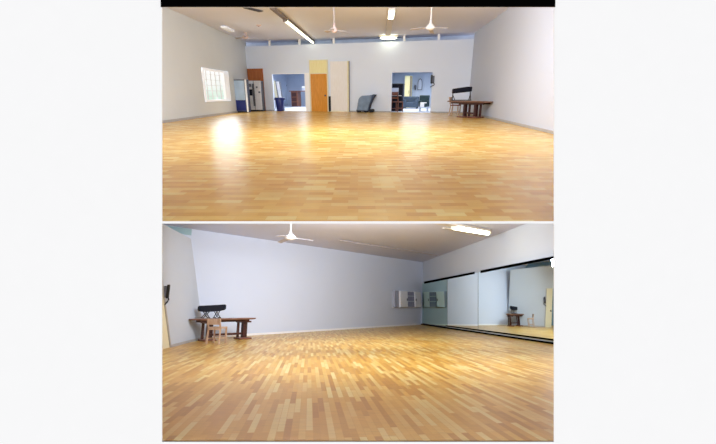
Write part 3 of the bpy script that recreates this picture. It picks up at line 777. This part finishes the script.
MB().box(Lc, Lc + .02, -.31, -.03, .05, Hc_ - .05).build('end_glass', gd, t)

# table set in lower room
tl, tr = B.at(207.3, 341), B.at(242.5, 339)
rz = math.atan2((tr - tl).y, (tr - tl).x); span = (tr - tl).length
mpp = span / 35.2
Lt = 67 * mpp; mid = tl + (tr - tl).normalized() * (221.5 - 207.3) * mpp
Hh = B.height(mid, 318.2)
table(B, 'long dark red wooden trestle table in the left corner of the lower room', mid, rz, Lt, .85, Hh, (207.3 - 221.5) * mpp, (242.5 - 221.5) * mpp)
bpos = Vector((B.aty(211, 316, mid.y).x, mid.y + .05, Hh + .006))
hs = B.height(bpos, 311.2)
Lb = 26.5 * mpp
bench(B, 'black padded bench on crossed metal legs standing on the lower room table', bpos, rz, Lb, hs)
p = B.at(216.5, 343.6)
sidechair(B, 'wooden_chair', 'light wooden chair pushed up to the front of the lower room table', p + Vector((0, .0, 0)), math.radians(172), 1.15, M['chair_wood'], M['chair_wood'], hb=.74)
oo = thing(B, 'folder', 'dark red folder lying on left end of the lower room table', 'folder', Vector((B.aty(195.5, 317, mid.y).x, mid.y - .02, Hh)), rz + .15)
MB().box(-.18, .2, -.16, .16, 0, .03, bev=.006).build('cover', M['dark_wood'], oo)
MB().box(-.17, .19, -.165, .14, .008, .022).build('pages', M['base'], oo)
# phone on left partition
z = 1.65; sp_ = sj + .35
ph = LW(sp_, 0)
pp = B.ray(164.6, 292)
# where that ray meets the leaning wall
best = min(((LW(sj * .5 + k * .02, zz) , k, zz) for k in range(0, 220) for zz in [1.2 + j * .03 for j in range(30)]), key=lambda q: ((q[0] - Vector((0, 0, HB))).normalized() - pp.normalized()).length)
m4 = Matrix.Translation(best[0] + Vector((.0, 0, 0))) @ Matrix.Rotation(math.atan2(ldir.y, ldir.x) + math.pi, 4, 'Z')
intercom(B, 'wall_phone', 'black wall telephone with looping cord on the left wall, lower room', m4, .85)

# ceiling fan of the lower room
Yf = 14.9; c = Vector((B.aty(290.5, 236, Yf).x, Yf, HC)); dz = HC - B.aty(290.5, 236.5, Yf).z
fan(B, 'white ceiling fan hanging before the long wall of the lower room', c, dz, .9, math.radians(10), 3, .1, k=1.2)
# strip lights and conduit, lower room
a, b = B.at(441, 222, HC), B.at(489, 230.5, HC)
lum(B, 'bright fluorescent strip light on the ceiling of the lower room', B.at(434, 220, HC), B.at(488, 229.5, HC), .35, 'fixb', t0=.35, bright=2.0)
lum(B, 'dim beige strip light below the bright one, lower room', B.at(444, 227, HC), B.at(484, 235.8, HC), .14, 'fixb', tubes=False, h=.05)
o = MB().tube([B.at(340, 240.2, HC - .05), B.at(358, 243.2, HC - .05), B.at(395, 248.6, HC - .05), B.at(437, 255.5, HC - .05)], .03, 8).build('conduit', M['fan_g'], M4=B.M)
tag(o, 'thin white conduit pipe running along the lower room ceiling', 'pipe')

# ------------------------------------------------------------------ light
area('upper_room_light', (0, 9, 4.3), (0, .6, -.8), 11, 2, 830, (.84, .91, 1))  # unseen fill added to brighten the upper room, no fixture here
area('upper_room_light.001', (0, 10.5, 3.9), (0, 1, -.12), 5, .8, 520, (.84, .91, 1))  # second unseen fill, added to lift the upper back wall
area('lower_room_light', (.5, 12, 3.9), (0, 1, -.1), 7, .7, 560, (.84, .91, 1), B.M)  # unseen fill added to brighten the lower back wall
area('lower_room_light.002', LW(6, 4.2, 1.6), (0, 0, -1), 2, 2, 60, (.9, .95, 1), B.M)  # unseen fill added for the blue room past the partition
area('lower_room_light.001', (.8, 8.5, 3.4), (0, .4, -.9), 9, 1.0, 420, (.84, .91, 1), B.M)  # unseen fill added to lift the near lower floor
w = bpy.data.worlds.new('World'); bpy.context.scene.world = w; w.use_nodes = True
w.node_tree.nodes['Background'].inputs[0].default_value = (1, 1, 1, 1); w.node_tree.nodes['Background'].inputs[1].default_value = 1.02
s = bpy.context.scene
s.view_settings.view_transform = 'Standard'
s.cycles.max_bounces = 8; s.cycles.diffuse_bounces = 5
s.cycles.use_denoising = True; s.cycles.caustics_reflective = False
cd = bpy.data.cameras.new('camera'); co = bpy.data.objects.new('camera', cd); C.objects.link(co)
cd.sensor_width = 36; cd.sensor_fit = 'HORIZONTAL'; cd.lens = 36 * F / 716; cd.clip_end = 200
co.location = CAM; co.rotation_euler = (math.pi / 2 - AL, 0, 0)
s.camera = co
